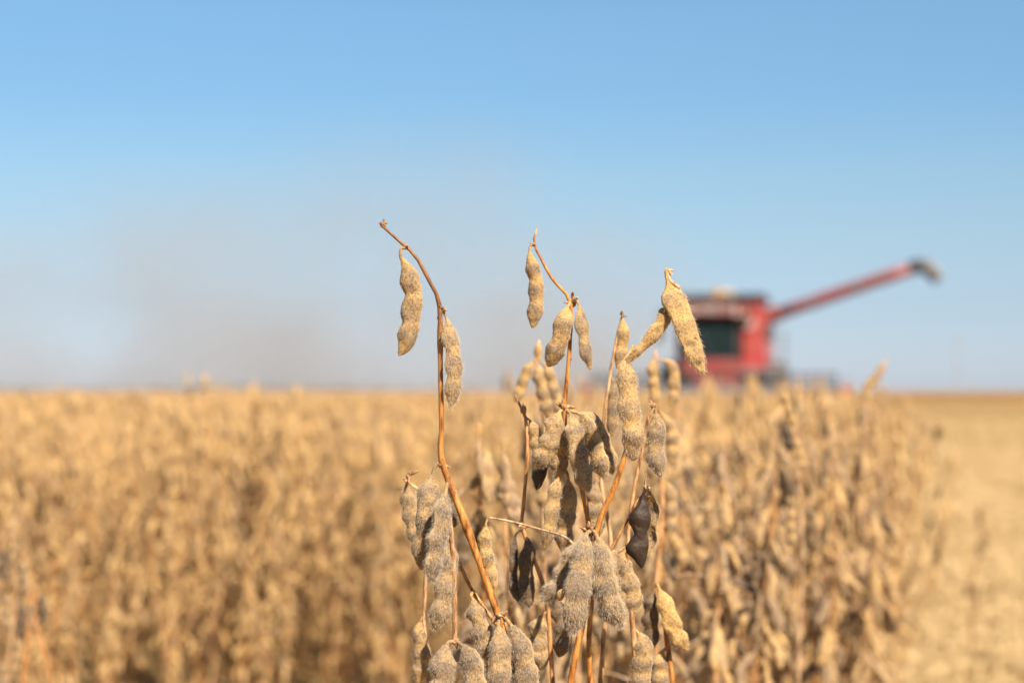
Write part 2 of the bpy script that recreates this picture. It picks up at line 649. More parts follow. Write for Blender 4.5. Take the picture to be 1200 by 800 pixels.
MID_POD_MESH = []
for k in range(3):                     # three ripeness tints of the seven pod shapes, and a blackened one
    for i, g0 in enumerate(POD_MID):
        g = Geo()
        g.add_geo(g0, None, ((.42, .70, .95)[k], (0, 0, 0)[k]))
        MID_POD_MESH.append(g.mesh('pod', [M_PODF, M_HAIR]))
for i, g0 in enumerate(POD_MID):
    g = Geo()
    g.add_geo(g0, None, (.8, .8))
    MID_POD_MESH.append(g.mesh('pod', [M_PODF, M_HAIR]))


def make_parted(seed):
    """plant as Empty > stem, pods (each pod its own child)"""
    curves, pods, pets = architecture(seed, .9, .95, .45)
    root = empty('soybean_plant', (0, 0, 0))
    part('stem', stem_geo(curves, pets, 8, seed, 160).mesh('stem', [M_STEM, M_HAIR]), root)
    rng = np.random.default_rng(seed)
    pods.sort(key=lambda p: -p[1][2])
    for p in [q for q in pods if q[1][2] > .40][:72]:
        x = rng.random()
        k = 3 if x > .90 else int(rng.integers(0, 3))
        o = part('pod', MID_POD_MESH[k * 7 + p[0]], root)
        o.matrix_local = pod_matrix(p)
    return root


def make_joined(seed):
    """plant of the deeper field: one mesh"""
    curves, pods, pets = architecture(seed, .9, .8, 1.2)
    g = Geo()
    rng = np.random.default_rng(seed)
    for p in pods:
        x = rng.random()
        g.add_geo(POD_LOW[p[0]], np.array(pod_matrix(p)), (rng.uniform(.02, .72), .85 if x > .94 else 0))
    s = stem_geo(curves, pets, 5, seed)
    s.m = [[2] * len(q) for q in s.m]
    g.add_geo(s)
    # a few clinging shrivelled leaf scraps
    for i in range(rng.integers(0, 3)):
        p = pods[rng.integers(0, len(pods))]
        c = np.array(p[1])
        d = unit(rng.normal(0, 1, 3)) * rng.uniform(.012, .026)
        e = unit(np.cross(d, rng.normal(0, 1, 3))) * rng.uniform(.006, .013)
        v = [c, c + d * .5 + e, c + d * .5 - e * .4 + (0, 0, .005), c + d]
        g.add(v, [(0, 1, 3, 2)], 3, (0, 0, .5, 0))
    return g.mesh('soybean_plant', [M_PODF, M_HAIR, M_STEM, M_LEAF])


PARTED = [make_parted(300 + i) for i in range(6)]
PARTED_USED = [False] * 6
JOINED = [make_joined(400 + i) for i in range(9)]

# crop edge and rows: the rows run towards photo pixel 1005 on the horizon
ROWT = (1005 - 600) / FPX


def edge_px(d):
    return 1005 + 75 - 75 * min(1, max(0, (d - 3) / 25)) - 230 / d


def plant_points(d0, d1, dens, pxl, pxr, rng):
    """random standing places between two distances, as (x, y)"""
    xl = (pxl - 600) / FPX * (d1 if pxl < 600 else d0)
    xr = (pxr - 600) / FPX * d1
    n = rng.poisson((d1 - d0) * (xr - xl) * dens)
    x, y = rng.uniform(xl, xr, n), rng.uniform(d0, d1, n)
    px = 600 + FPX * x / y
    ok = (px > pxl) & (px < pxr)
    return [(a, b, c) for a, b, c, k in zip(x, y, px, ok) if k]


rng = np.random.default_rng(5)
near = []
for (d0, d1, l, r, dens) in ((1.38, 1.9, 640, 755, 55), (1.9, 2.5, 640, 850, 60), (2.5, 3.4, 640, 975, 60)):
    for (x, y, px) in plant_points(d0, d1, dens, l, r, rng):
        near.append((x, y))
far = []
for (x, y, px) in plant_points(3.4, 12.0, 36, -160, 1110, rng):
    lim = edge_px(y) + rng.normal(0, 7)
    left = 3.4 + 1.3 * (1 - min(1, max(0, (px - 520) / 160)))
    if px < lim and y > left:
        far.append((x, y))
for (x, y, px) in plant_points(3.4, 5.2, 12, 640, 1110, rng):
    if px < edge_px(y) + rng.normal(0, 10):
        far.append((x, y))
near.sort(key=lambda p: p[1])
far.sort(key=lambda p: p[1])
print('near', len(near), 'far', len(far))
NEAR_MAX = 95
N_IND = 285


def copy_plant(root):
    r = root.copy()
    COL.objects.link(r)
    for ch in list(root.children):
        c = ch.copy()
        COL.objects.link(c)
        c.parent = r
    return r


def near_label(px, y):
    if px < 300:
        return 'dry brown soybean plant at the bottom left, nearer than the rest of its field', 'near plants at the bottom left'
    if y < 1.9:
        return 'out of focus pod-laden soybean plant close behind the sharp pods', 'plants close behind the sharp pods'
    if px > 850:
        return 'blurred soybean plant on the right edge of the crop, below the combine', 'plants on the right edge of the crop'
    return 'blurred soybean plant in the crop between the sharp pods and the combine', 'plants between sharp pods and combine'


for i, (x, y) in enumerate(near[:NEAR_MAX]):
    k = int(rng.integers(0, 6))
    o = PARTED[k] if not PARTED_USED[k] else copy_plant(PARTED[k])
    PARTED_USED[k] = True
    o.location = (x, y, 0)
    o.rotation_euler = (rng.normal(0, .05), rng.normal(0, .05), rng.uniform(0, 6.28))
    s = rng.uniform(.94, 1.07) if y > 1.9 else rng.uniform(.92, 1.03)
    o.scale = (s, s, s)
    px = 600 + FPX * x / y
    lab, grp = near_label(px, y)
    o['label'], o['category'], o['group'] = lab, 'plant', grp
rest = near[NEAR_MAX:] + far
rest.sort(key=lambda p: p[1])
SRC = []
for i, (x, y) in enumerate(rest[:N_IND - min(len(near), NEAR_MAX)]):
    me = JOINED[i % len(JOINED)]
    o = bpy.data.objects.new('soybean_plant', me)
    COL.objects.link(o)
    o.location = (x, y, 0)
    o.rotation_euler = (rng.normal(0, .05), rng.normal(0, .05), rng.uniform(0, 6.28))
    s = rng.uniform(.90, 1.07) + (rng.uniform(-.03, .08) if x / y < -.13 or (y > 3.3 and x > 0) else 0)
    o.scale = (s, s, s)
    px = 600 + FPX * x / y
    o['category'] = 'plant'
    if px < 620:
        o['label'], o['group'] = 'blurred golden soybean plant in the open field left of the sharp pods', 'plants in the left field'
    else:
        lab, grp = near_label(px, y)
        o['label'], o['group'] = lab, grp
    if len(SRC) < len(JOINED):
        SRC.append(o)
CUT = rest[N_IND - min(len(near), NEAR_MAX)][1] if len(rest) > N_IND - NEAR_MAX else 12.0
print('individuals', min(len(near), NEAR_MAX), 'cut', CUT)

# ---- the combine's place (needed to keep its swath clear)
CMB = P(845, 458, 58)[:2]
CMB_RZ = -math.atan(ROWT)
CR = Matrix.Rotation(-CMB_RZ, 2)


def in_swath(x, y):
    q = CR @ Vector((x - CMB[0], y - CMB[1]))
    return q.y > -4.45 and q.x > -4.0


def scatter(name, pts, rots, scales, sources, kind='stuff'):
    """one object whose points carry instances of the source objects"""
    me = bpy.data.meshes.new(name)
    me.from_pydata(pts, [], [])
    a = me.attributes.new('rot', 'FLOAT_VECTOR', 'POINT')
    a.data.foreach_set('vector', np.asarray(rots, np.float32).ravel())
    a = me.attributes.new('scl', 'FLOAT', 'POINT')
    a.data.foreach_set('value', np.asarray(scales, np.float32))
    a = me.attributes.new('pick', 'INT', 'POINT')
    a.data.foreach_set('value', RNG.integers(0, len(sources), len(pts)).astype(np.int32))
    ob = bpy.data.objects.new(name, me)
    COL.objects.link(ob)
    ob['kind'] = kind
    ng = bpy.data.node_groups.new(name, 'GeometryNodeTree')
    ng.interface.new_socket('Geometry', in_out='INPUT', socket_type='NodeSocketGeometry')
    ng.interface.new_socket('Geometry', in_out='OUTPUT', socket_type='NodeSocketGeometry')
    gi, go = ng.nodes.new('NodeGroupInput'), ng.nodes.new('NodeGroupOutput')
    j = ng.nodes.new('GeometryNodeJoinGeometry')
    for s in reversed(sources):
        oi = ng.nodes.new('GeometryNodeObjectInfo')
        oi.inputs['Object'].default_value = s
        oi.inputs['As Instance'].default_value = True
        ng.links.new(oi.outputs['Geometry'], j.inputs[0])
    ip = ng.nodes.new('GeometryNodeInstanceOnPoints')
    ip.inputs['Pick Instance'].default_value = True

    def named(n, typ):
        q = ng.nodes.new('GeometryNodeInputNamedAttribute')
        q.data_type = typ
        q.inputs['Name'].default_value = n
        return q.outputs['Attribute']
    ng.links.new(gi.outputs[0], ip.inputs['Points'])
    ng.links.new(j.outputs[0], ip.inputs['Instance'])
    ng.links.new(named('pick', 'INT'), ip.inputs['Instance Index'])
    e2r = ng.nodes.new('FunctionNodeEulerToRotation')
    ng.links.new(named('rot', 'FLOAT_VECTOR'), e2r.inputs[0])
    ng.links.new(e2r.outputs[0], ip.inputs['Rotation'])
    ng.links.new(named('scl', 'FLOAT'), ip.inputs['Scale'])
    ng.links.new(ip.outputs[0], go.inputs[0])
    md = ob.modifiers.new('scatter', 'NODES')
    md.node_group = ng
    return ob


pts, rots, scl = [], [], []


def stand(lst, lo=.9, hi=1.06):
    for (x, y) in lst:
        pts.append((x, y, 0))
        rots.append((rng.normal(0, .05), rng.normal(0, .05), rng.uniform(0, 6.28)))
        scl.append(rng.uniform(lo, hi))


stand([p for p in rest if p[1] >= CUT])
for d0, d1, dens in ((12, 30, 30), (30, 70, 10), (70, 150, 3.5), (150, 330, 1.2), (330, 700, .35)):
    stand([(x, y) for (x, y, px) in plant_points(d0, d1, dens, -260, 1030, rng) if px < edge_px(y) + rng.normal(0, 4) and not in_swath(x, y)], .88, 1.04)
# the next uncut field beyond the stubble on the right
for d0, d1, dens in ((172, 186, 14), (186, 330, 1.5)):
    stand([(x, y) for (x, y, px) in plant_points(d0, d1, dens, 1000, 1400, rng) if not (px < 1010)], .88, 1.0)
crop = scatter('soybean_crop', pts, rots, scl, SRC)
crop['label'] = 'golden ripe soybean crop stretching to the horizon'
print('instances', len(pts))


# ------------------------------------------------------------------ the plants one can tell apart
class Plant:
    def __init__(s, label, base, d, group=None):
        s.d = d
        s.o0 = P(base[0], 458, d)
        s.o0[2] = 0
        s.root = empty('soybean_plant', tuple(s.o0), label, 'plant', group)
        s.k = int(abs(base[0]) * 13 + d * 1000) % 997

    def w(s, pts):
        return [P(p[0], p[1], s.d + (p[2] if len(p) > 2 else 0)) for p in pts]

    def stem(s, pts, px, tint=0.0, dark=0.0, name='stem', hairs=0, nodes=(), to_ground=False, crusts=(), kn=()):
        s.k += 1
        g = Geo()
        c = s.w(pts)
        r = [q * .9 / 2 / FPX * s.d for q in px]
        if to_ground:
            e = c[-1]
            dr = unit(c[-1] - c[-2])
            q5 = (.05, .12, .25, .5, 1)
            z5 = s.o0 + (0, 0, -.03)
            c = c + [(e + (z5 - e) * q) * q ** .5 + (e + dr * abs(e[2]) * q) * (1 - q ** .5) for q in q5]
            r = r + [r[-1] * (1 + .6 * q) for q in q5]
        C = spline(c, 9 * len(c))
        seg = np.concatenate([[0], np.cumsum(np.linalg.norm(np.diff(np.array(c), axis=0), axis=1))])
        rr = np.interp(np.linspace(0, seg[-1], 9 * len(c)), seg, r)
        tube(g, C, rr, 9 * len(c), 12, 0, tint, dark, s.k, .2, hairs, .0014, nodes)
        for (x, y, q) in kn:
            crust(g, P(x, y, s.d), q / FPX * s.d, s.k + int(x), .25, .6, 6)
        part(name, g.mesh(name, [M_STEM, M_HAIR], s.o0), s.root)

    def pod(s, pts, wpx, seeds=3, tint=.5, dark=0, roll=0.0, label=None, hairs=2400, flat=.62, spots=(), hl=.0021, span=None, inner=None, stalk=.07, name='pod', waist=None, taper=None):
        s.k += 1
        g = Geo()
        pod(g, s.w(pts), wpx / FPX * s.d * .845, seeds, roll, tint, dark, flat, int(hairs * .75), hl * .88, .00009, spots=spots, seed=s.k, stalk=stalk, span=span, inner=inner, waist=waist, taper=taper)
        part(name, g.mesh(name, [M_POD, M_HAIR], s.o0), s.root, label=label)


# A: the bowed one on the left
A = Plant('tall sharp soybean plant with a bowed tip and long orange stem against the sky', (640, 0), 1.0)
A.stem([(447, 264), (462, 277), (475, 289), (487, 300), (505, 333), (515, 358), (516, 420), (517.5, 500), (518, 541), (545, 612), (584, 722), (606, 800), (622, 860)],
       [3.6, 3.8, 4.4, 4.6, 5.2, 6, 6.4, 6.8, 8, 9, 9.5, 10, 10], .08, [.7, .6, .3, .05, 0, .1, .0, .05, .0, .1, .0, .1, .0, .1, .0, .1, .0, .1, .0, .1, .0, .1, .0], hairs=900, to_ground=True, nodes=((.066, .4), (.158, .35)),
       kn=((448, 262, 2.6), (475, 290, 2.8), (518, 362, 3.6), (517, 543, 4.5), (586, 722, 6), (518, 452, 1.5), (532, 577, 2.2), (565, 664, 2.2)))
A.stem([(446, 266), (449, 262), (450, 257)], [2.4, 2.2, 3.4], .8, .3, 'tip_bud')
A.pod([(476, 291), (470, 291), (469.5, 301), (473, 308), (480, 328), (483, 350), (482, 366), (479, 384), (476, 400), (467, 417)], 29, 3, .52, hairs=1500, hl=.0015, stalk=.1, label='large three-seeded pod hanging from the bowed tip')
A.pod([(517, 362), (523, 372), (526, 390, -.002), (531, 420, -.003), (531, 450, -.003), (527, 478, -.002)], 26, 3, .58, hairs=3200, hl=.0026, roll=.5)
A.pod([(514, 541), (509, 549), (505, 565), (499, 590, -.004), (500, 615, -.004), (495, 640, -.002), (494, 668)], 33, 3, .72, hairs=2600, hl=.002, roll=.25)
A.pod([(524, 566, -.004), (522, 578, -.009), (517, 610, -.014), (510, 645, -.015), (506, 684, -.012)], 34, 3, .78, hairs=3600, hl=.0027, roll=.9)
A.pod([(522, 560, .008), (530, 580, .009), (533, 600, .009), (531, 618, .008)], 17, 2, .8, .35, hairs=700)
A.pod([(524, 620, .003), (527, 650, .002), (521, 690, -.001), (514, 720, -.002), (507, 738)], 29, 3, .7, hairs=2600, hl=.0024, roll=.2)
A.stem([(527, 600, .004), (531, 650), (533, 700), (533, 752)], [4.5, 6, 6, 6], .6, 0, 'branch', 300, kn=((534, 751, 5),))
A.stem([(520, 600, .01), (534, 648, .012), (553, 690, .012), (583, 733, .01)], [4, 5, 5, 5], .25, 0, 'branch', 120)
A.pod([(532, 751), (525, 753, -.004), (521, 765, -.007), (518, 790, -.008), (514, 820, -.008), (512, 860)], 38, 3, .75, hairs=3400, hl=.0026, roll=.3)
A.pod([(535, 751), (543, 758, -.006), (551, 775, -.009), (557, 805, -.01), (560, 850)], 38, 3, .82, hairs=3400, hl=.0026, roll=-.4)
A.pod([(556, 692, .008), (552, 697, .006), (555, 706, .006), (559, 722, .004), (565, 745, .004), (572, 774, .006)], 30, 3, .62, hairs=2200, hl=.0024, stalk=.1, roll=.15)
A.pod([(586, 722), (584, 733, -.005), (586, 760, -.009), (584, 800, -.01), (580, 850, -.01)], 34, 3, .68, hairs=3000, hl=.0024, roll=.2)
A.pod([(590, 722), (599, 733, -.004), (610, 762, -.005), (617, 800, -.006), (620, 850)], 36, 3, .8, hairs=3000, hl=.0024, roll=-.2)
A2 = Plant('small grey-brown soybean plant just behind the fuzzy pods of the bowed plant', (470, 0), 1.09)
A2.stem([(474, 562), (480, 561), (491, 578), (500, 640), (497, 720), (503, 820)], [3, 3.4, 4, 4, 5, 5], .7, 0, hairs=100, to_ground=True, kn=((478, 559, 5),))
A2.pod([(478, 560), (476, 575), (480, 600), (485, 622), (487, 641)], 23, 3, .62, hairs=1500, hl=.0024)
A2.pod([(497, 720), (491, 735), (494, 770), (490, 800)], 24, 3, .4, hairs=800)

# B: the straight one in the middle
B = Plant('slender soybean plant with one pod at its tip and a pair below', (700, 0), 1.045)
B.stem([(629, 268), (628, 276), (625, 285), (634, 303), (648, 328), (668, 353), (668, 400), (664, 450), (661, 490), (667, 530), (680, 566), (690, 615), (694, 680), (690, 760), (695, 850)],
       [2, 2.4, 3, 3.6, 4, 4.8, 5.2, 5.6, 6.4, 6.4, 6.4, 6.6, 7, 7, 7], .08, 0, hairs=420, to_ground=True, kn=((626, 287, 2.6), (671, 353, 4.2), (663, 478, 5.5), (667, 421, 1.6), (674, 548, 2.2)))
B.pod([(625, 286), (621, 289), (621, 300), (625, 318), (628, 342), (627, 362), (624, 385)], 22, 3, .5, hairs=900, hl=.0013)
B.pod([(669, 354), (664, 362, -.004), (660, 378, -.007), (655, 400, -.007), (642, 430, -.004)], 27, 2, .45, hairs=900, hl=.0014)
B.pod([(674, 351), (678, 356, -.003), (681, 375, -.005), (685, 403, -.006), (692, 434, -.004)], 24, 2, .62, hairs=1000, hl=.0015, roll=.7)
B.pod([(660, 480), (655, 484, -.004), (648, 505, -.008), (637, 532, -.009), (624, 549, -.007)], 31, 3, .5, hairs=1300, hl=.0018, roll=.3)
B.pod([(660, 482), (656, 500), (655, 525, -.002), (654, 550), (652, 562)], 27, 2, .42, hairs=1000)
B.pod([(664, 480), (670, 490, -.006), (676, 525, -.01), (682, 550, -.01), (690, 577, -.007)], 30, 3, .6, hairs=1900, hl=.0022, roll=.5)
B.pod([(668, 481), (682, 488), (693, 515), (701, 540), (709, 562)], 29, 3, .5, hairs=1600, hl=.002, roll=-.4)
B.pod([(670, 480, .01), (694, 495, .015), (708, 525, .018), (718, 556, .018)], 26, 3, .55, hairs=900)
B.pod([(650, 505, .01), (640, 530, .01), (632, 552, .008), (629, 574, .008)], 22, 1, .9, .9, hairs=200, label='blackened pod end hanging under the pale pods')
B.pod([(664, 552), (657, 556, -.003), (649, 580, -.005), (645, 610, -.005), (637, 645, -.003)], 25, 3, .4, hairs=900, roll=.6)
B.pod([(664, 552), (666, 562), (665, 590), (661, 618), (659, 648)], 27, 3, .52, hairs=900, roll=-.2)

# C: the right-hand one, with twisted golden pods and the fuzzy cluster
C = Plant('sharp soybean plant with twisted golden pods on top and a pale fuzzy pod cluster', (660, 0), 1.0)
C.stem([(739, 440, .006), (741, 500, .008), (733, 530), (722, 566), (702, 612), (696, 660), (687, 710), (672, 780), (664, 850)],
       [4, 5.5, 6.5, 7, 7.5, 7, 7.5, 8.5, 9], .06, 0, hairs=900, to_ground=True, kn=((736, 532, 3), (690, 620, 5.5), (721, 568, 2), (695, 664, 2.4)))
C.pod([(787, 322), (781, 315), (781.5, 326), (786, 336), (790, 350, -.003), (799, 372, -.005), (809, 400, -.005), (816, 420, -.004), (825, 438)], 32, 3, .08, hairs=2600, hl=.0026, flat=.30, waist=.2, taper=(1.15, 1.15, 1.1, 1.0, .88, .82), roll=.25,
      spots=((.72, 1.3 + math.pi, .0016, .0014), (.74, 1.7 + math.pi, .0013, .0012), (.9, 1.5 + math.pi, .0016, .0015), (.70, 2.1 + math.pi, .001, .001)), stalk=.12, label='twisted flat golden pod pointing down right with small holes')
C.stem([(789, 317), (783, 317), (785, 328), (796, 338)], [2.6, 3.4, 4.2, 6], .75, .1, 'withered_tip')
C.pod([(790, 346, .004), (783, 362, .002), (774, 380, -.001), (758, 400, -.002), (744, 415, -.002), (730, 429)], 27, 3, .15, hairs=1700, hl=.0024, flat=.6, roll=.5, taper=(1, 1, .95, .75, .5, .5),
      spots=((.45, 4.5, .0015, .0006),), stalk=.02, label='golden pod slanting up to the right between two others')
C.pod([(742, 405, .003), (733, 424), (734, 450, -.002), (737, 480, -.003), (741, 510, -.003), (738, 537)], 33, 3, .3, hairs=4200, hl=.0026, roll=.35)
C.pod([(738, 505, .006), (742, 520, .006), (741, 540, .005)], 20, 1, .35, .2, hairs=500)
C.pod([(692, 622), (687, 627, -.006), (681, 660, -.014), (675, 700, -.017), (671, 744, -.014)], 36, 3, .82, hairs=5200, hl=.0028, roll=.3, label='fuzzy pod hanging straight down in the pale cluster')
C.pod([(696, 622), (701, 634, -.006), (704, 665, -.011), (712, 702, -.013), (727, 737, -.011)], 38, 3, .75, hairs=5200, hl=.0028, roll=-.35, spots=((.93, 4.5, .0016, -.0004),))
C.pod([(688, 626), (676, 640, .002), (662, 668, .002), (652, 688, 0), (634, 704, -.001)], 31, 3, .85, hairs=3600, hl=.0028, roll=.5)
g = Geo()
pod(g, C.w([(661, 689, -.014), (657, 695, -.0145), (655, 704, -.0135)]), .0042, 1, 0, -.4, 0, .8, 0, seed=91, res=(14, 12), stalk=0, lump=.4)
part('seed', g.mesh('seed', [M_POD, M_HAIR], C.o0), C.root, label='yellow seed showing through a torn pod end')
C.stem([(572, 606, .03), (600, 611, .03), (640, 622, .02), (662, 629, .008), (676, 642, .004)], [2.6, 2.8, 3, 3.6, 3.8], .85, 0, 'leaf_stalk', 200)
C.pod([(572, 606, .03), (569, 616, .03), (568, 640, .03), (573, 668, .03), (580, 690, .03)], 22, 3, .3, hairs=700, label='single narrow pod at the end of the thin dead leaf stalk')
C.stem([(758, 575, .004), (745, 590, .004), (728, 622, .004), (707, 660, .004), (693, 688, .002)], [3, 4, 4.4, 4.4, 4.4], .3, 0, 'branch', 120, kn=((757, 572, 3.4),))
C.stem([(758, 574, .003), (756, 566, .002), (757, 556, 0)], [3.2, 2.6, 1.4], .9, 0, 'withered_tip', 30)
C.pod([(759, 573), (754, 579), (750, 604), (748, 623), (747, 644), (752, 666)], 31, 2, .9, 1.0, hairs=0, flat=.62, waist=.62, label='glossy black-brown two-seeded pod')
C.pod([(759, 572, .006), (761, 580, .01), (758, 606, .012), (756, 630, .012), (757, 652, .01)], 34, 2, .7, roll=-.15, hairs=700, flat=.5, waist=.3, span=(-.1, math.pi + .1), inner=(.5, .0), name='open_pod_valve', label='pale opened half behind the black pod')

# other separate plants standing just behind them
D = Plant('pale soybean plant with one hairy two-seeded pod hung by the black split pod', (760, 0), 1.07)
D.stem([(768, 474), (762, 480), (752, 530), (742, 580), (735, 650), (742, 740), (748, 850)], [3.4, 4, 4.4, 5, 6, 7, 8], .45, 0, hairs=200, to_ground=True, kn=((767, 475, 3.4),))
D.pod([(768, 474), (768, 482), (769, 505), (768, 530), (774, 559)], 27, 2, .75, hairs=1900, hl=.0026)
D.pod([(737, 640), (728, 655), (738, 690), (742, 720)], 30, 3, .55, hairs=1200)
D.pod([(735, 640), (716, 655), (722, 690), (732, 726)], 30, 3, .7, hairs=1200)
D.pod([(742, 735), (752, 750), (752, 780), (748, 815)], 30, 3, .6, hairs=1000)
E = Plant('thin pinkish soybean plant with a yellow waisted pod at its tip', (690, 0), 1.10)
E.stem([(730, 366), (728, 374), (722, 400), (714, 445), (707, 500), (704, 560), (716, 640), (708, 740), (700, 850)], [2, 2.6, 3.6, 4.4, 5, 5.4, 6, 7, 7], .6, .05, hairs=150, to_ground=True, kn=((729, 368, 2.6),))
E.pod([(730, 366), (729, 374), (730, 392), (728, 412), (724, 434)], 18, 2, .12, hairs=500)
E.pod([(716, 440), (719, 452), (718, 480), (716, 512)], 17, 3, .6, .1, hairs=500)
E.pod([(704, 560), (697, 572), (696, 600), (700, 630)], 25, 3, .7, hairs=800)
E.pod([(710, 640), (722, 652), (727, 680), (724, 715)], 26, 3, .5, hairs=800)
F = Plant('leaning dead soybean stalk with two black husks, left of the pale fuzzy cluster', (640, 0), 1.07)
F.stem([(603, 462), (610, 476), (616, 490), (618, 530), (614, 585), (612, 618), (626, 655), (640, 700), (646, 770), (650, 850)], [2.6, 3.2, 4.6, 4.8, 4.8, 5, 5.4, 6, 6.6, 7], .35, .0, hairs=160, to_ground=True, kn=((614, 482, 4), (612, 618, 4)))
F.pod([(615, 488), (622, 495), (629, 520), (633, 546)], 20, 3, .4, hairs=500)
F.pod([(611, 620), (604, 628), (602, 655), (603, 690), (612, 710)], 22, 2, .9, .75, hairs=900, roll=1.0, flat=.45, label='blackened husk')
F.pod([(612, 620), (619, 640), (616, 668), (620, 712)], 26, 2, .8, .55, hairs=900, roll=.5, label='dark husk')
F.pod([(640, 700), (652, 708), (660, 735), (655, 770)], 28, 3, .7, .5, hairs=600)
F.pod([(642, 715), (634, 725), (629, 750), (634, 785)], 30, 3, .6, hairs=700)
G = Plant('short soybean plant with one empty straw-coloured pod, right of the fuzzy cluster', (790, 0), 1.13)
G.stem([(772, 690), (778, 720), (783, 760), (796, 850)], [4, 6, 7, 8], .12, .1, hairs=60, to_ground=True)
G.pod([(770, 684), (774, 694, -.006), (783, 718, -.01), (792, 742, -.01), (806, 762, -.006)], 26, 3, -.6, hairs=200, flat=.4, span=(math.pi - .2, 2 * math.pi + .2), inner=(-.6, 0), name='open_pod_valve', label='empty pale straw pod half')
G.pod([(770, 684), (764, 694), (762, 720), (764, 760)], 24, 3, .7, .6, hairs=300)
G.pod([(784, 756), (775, 766), (772, 790), (775, 830)], 28, 3, .5, hairs=500)
H = Plant('hazy soybean plant with forked pale pods, behind the straight slender plant', (640, 0), 1.32)
H.stem([(632, 398), (630, 408), (628, 440), (640, 520), (636, 620), (642, 760), (640, 850)], [2.4, 3, 4, 5, 6, 7, 7], .75, .05, hairs=0, to_ground=True)
H.pod([(631, 398), (630, 408), (630, 425)], 11, 1, .2, hairs=100)
H.pod([(629, 418), (621, 428), (612, 450), (604, 472)], 16, 3, .2, hairs=200)
H.pod([(629, 418), (630, 432), (637, 462), (645, 492)], 21, 3, .5, hairs=300)
H.pod([(630, 420), (641, 432), (650, 462), (657, 490)], 17, 3, .55, hairs=300)
H.pod([(640, 525), (632, 540), (634, 570), (640, 600)], 22, 3, .4, hairs=200)
J = Plant('hazy tall golden soybean plant in front of the left edge of the combine', (770, 0), 1.45)
J.stem([(768, 410), (770, 430), (772, 500), (776, 600), (768, 700), (772, 850)], [2, 3, 4.6, 5.4, 6, 7], .4, 0, to_ground=True)
J.pod([(768, 414), (764, 425), (766, 450), (768, 480)], 17, 3, .25, hairs=200)
J.pod([(770, 420), (786, 428), (790, 452), (786, 480)], 17, 3, .3, hairs=200)
J.pod([(772, 480), (780, 492), (788, 515), (786, 545)], 20, 3, .35, hairs=200)
J.pod([(772, 500), (764, 512), (762, 535), (766, 565)], 20, 3, .5, hairs=200)
J.pod([(774, 560), (784, 572), (786, 600), (784, 630)], 20, 3, .5, hairs=200)
K = Plant('blurred tall soybean tip reaching above the skyline, right of the combine header', (1010, 0), 2.6)
K.stem([(1040, 418), (1030, 440), (1016, 470), (1010, 560), (1012, 700), (1010, 850)], [1.6, 2.4, 3.2, 3.6, 4, 4], .8, 0, to_ground=True)
K.pod([(1040, 420), (1036, 426), (1028, 440), (1018, 456)], 11, 3, .3, hairs=60)
K.pod([(1032, 436), (1024, 442), (1016, 452), (1010, 470)], 10, 3, .3, hairs=60)
K.pod([(1016, 470), (1022, 480), (1026, 496), (1022, 512)], 11, 3, .4, hairs=60)
K.pod([(1012, 500), (1004, 508), (1000, 524), (1002, 540)], 11, 3, .4, hairs=60)
L = Plant('blurred pale soybean plant with a black leaf scrap, right of the combine cab', (930, 0), 1.9)
L.stem([(916, 452), (924, 480), (934, 540), (940, 640), (936, 760), (936, 850)], [2, 3, 4, 4.6, 5, 5], .85, 0, to_ground=True)
L.pod([(916, 452), (919, 462), (925, 482), (932, 505)], 13, 3, .2, hairs=100)
L.pod([(930, 505), (932, 516), (938, 535), (944, 556)], 13, 3, .3, hairs=100)
L.pod([(926, 496), (920, 502), (922, 515), (926, 530)], 13, 2, .9, .95, hairs=60, label='blackened scrap of pod')
L.pod([(938, 590), (928, 600), (926, 620), (930, 645)], 15, 3, .5, hairs=100)
L.pod([(938, 590), (948, 600), (952, 622), (950, 645)], 15, 3, .5, .6, hairs=100)
Q = Plant('dry brown soybean plant at the bottom left, nearer than the rest of its field', (10, 0), 2.2)
Q.stem([(16, 606), (14, 640), (18, 700), (10, 780), (12, 850)], [2, 3, 4.4, 5, 6], .8, .2, to_ground=True)
Q.stem([(46, 690), (40, 720), (56, 780), (66, 850)], [3, 5, 6, 6], .3, 0, 'branch')
Q.stem([(36, 690), (34, 730), (28, 790), (24, 850)], [3, 6, 7, 7], .3, 0, 'branch')
for i_, q_ in enumerate(([(16, 606), (13, 614), (14, 630), (17, 650)], [(14, 640), (6, 648), (4, 664), (8, 682)], [(16, 655), (24, 662), (28, 680), (26, 700)], [(16, 690), (8, 700), (6, 720), (10, 742)], [(17, 700), (24, 710), (26, 730), (22, 752)], [(14, 740), (20, 752), (18, 775), (14, 796)], [(44, 690), (48, 700), (52, 716), (50, 734)], [(44, 700), (38, 708), (36, 724), (40, 740)], [(12, 770), (4, 780), (4, 800), (8, 822)])):
    Q.pod(q_, 13, 3, (.5, .9, .8, .7, .9)[i_ % 5], (0, .55, .1, .0, .6)[i_ % 5], hairs=80)
# the left-over stalk in the stubble
S_ = Plant('stray leftover soybean stalk standing alone in the harvested stubble', (1138, 0), 6.6)
S_.stem([(1148, 592), (1152, 630), (1138, 690), (1140, 760)], [2, 2.6, 3, 3], .4, .4, to_ground=False)
S_.stem([(1140, 756), (1139, 778)], [3, 3], .4, .4, name='stem_foot', to_ground=True)
for q in ([(1148, 592), (1146, 600), (1148, 616)], [(1150, 620), (1155, 628), (1153, 646)], [(1152, 632), (1147, 640), (1149, 655)], [(1142, 676), (1136, 684), (1133, 700)], [(1139, 688), (1144, 696), (1144, 712)]):
    S_.pod(q, 7, 2, .5, .5, hairs=0)


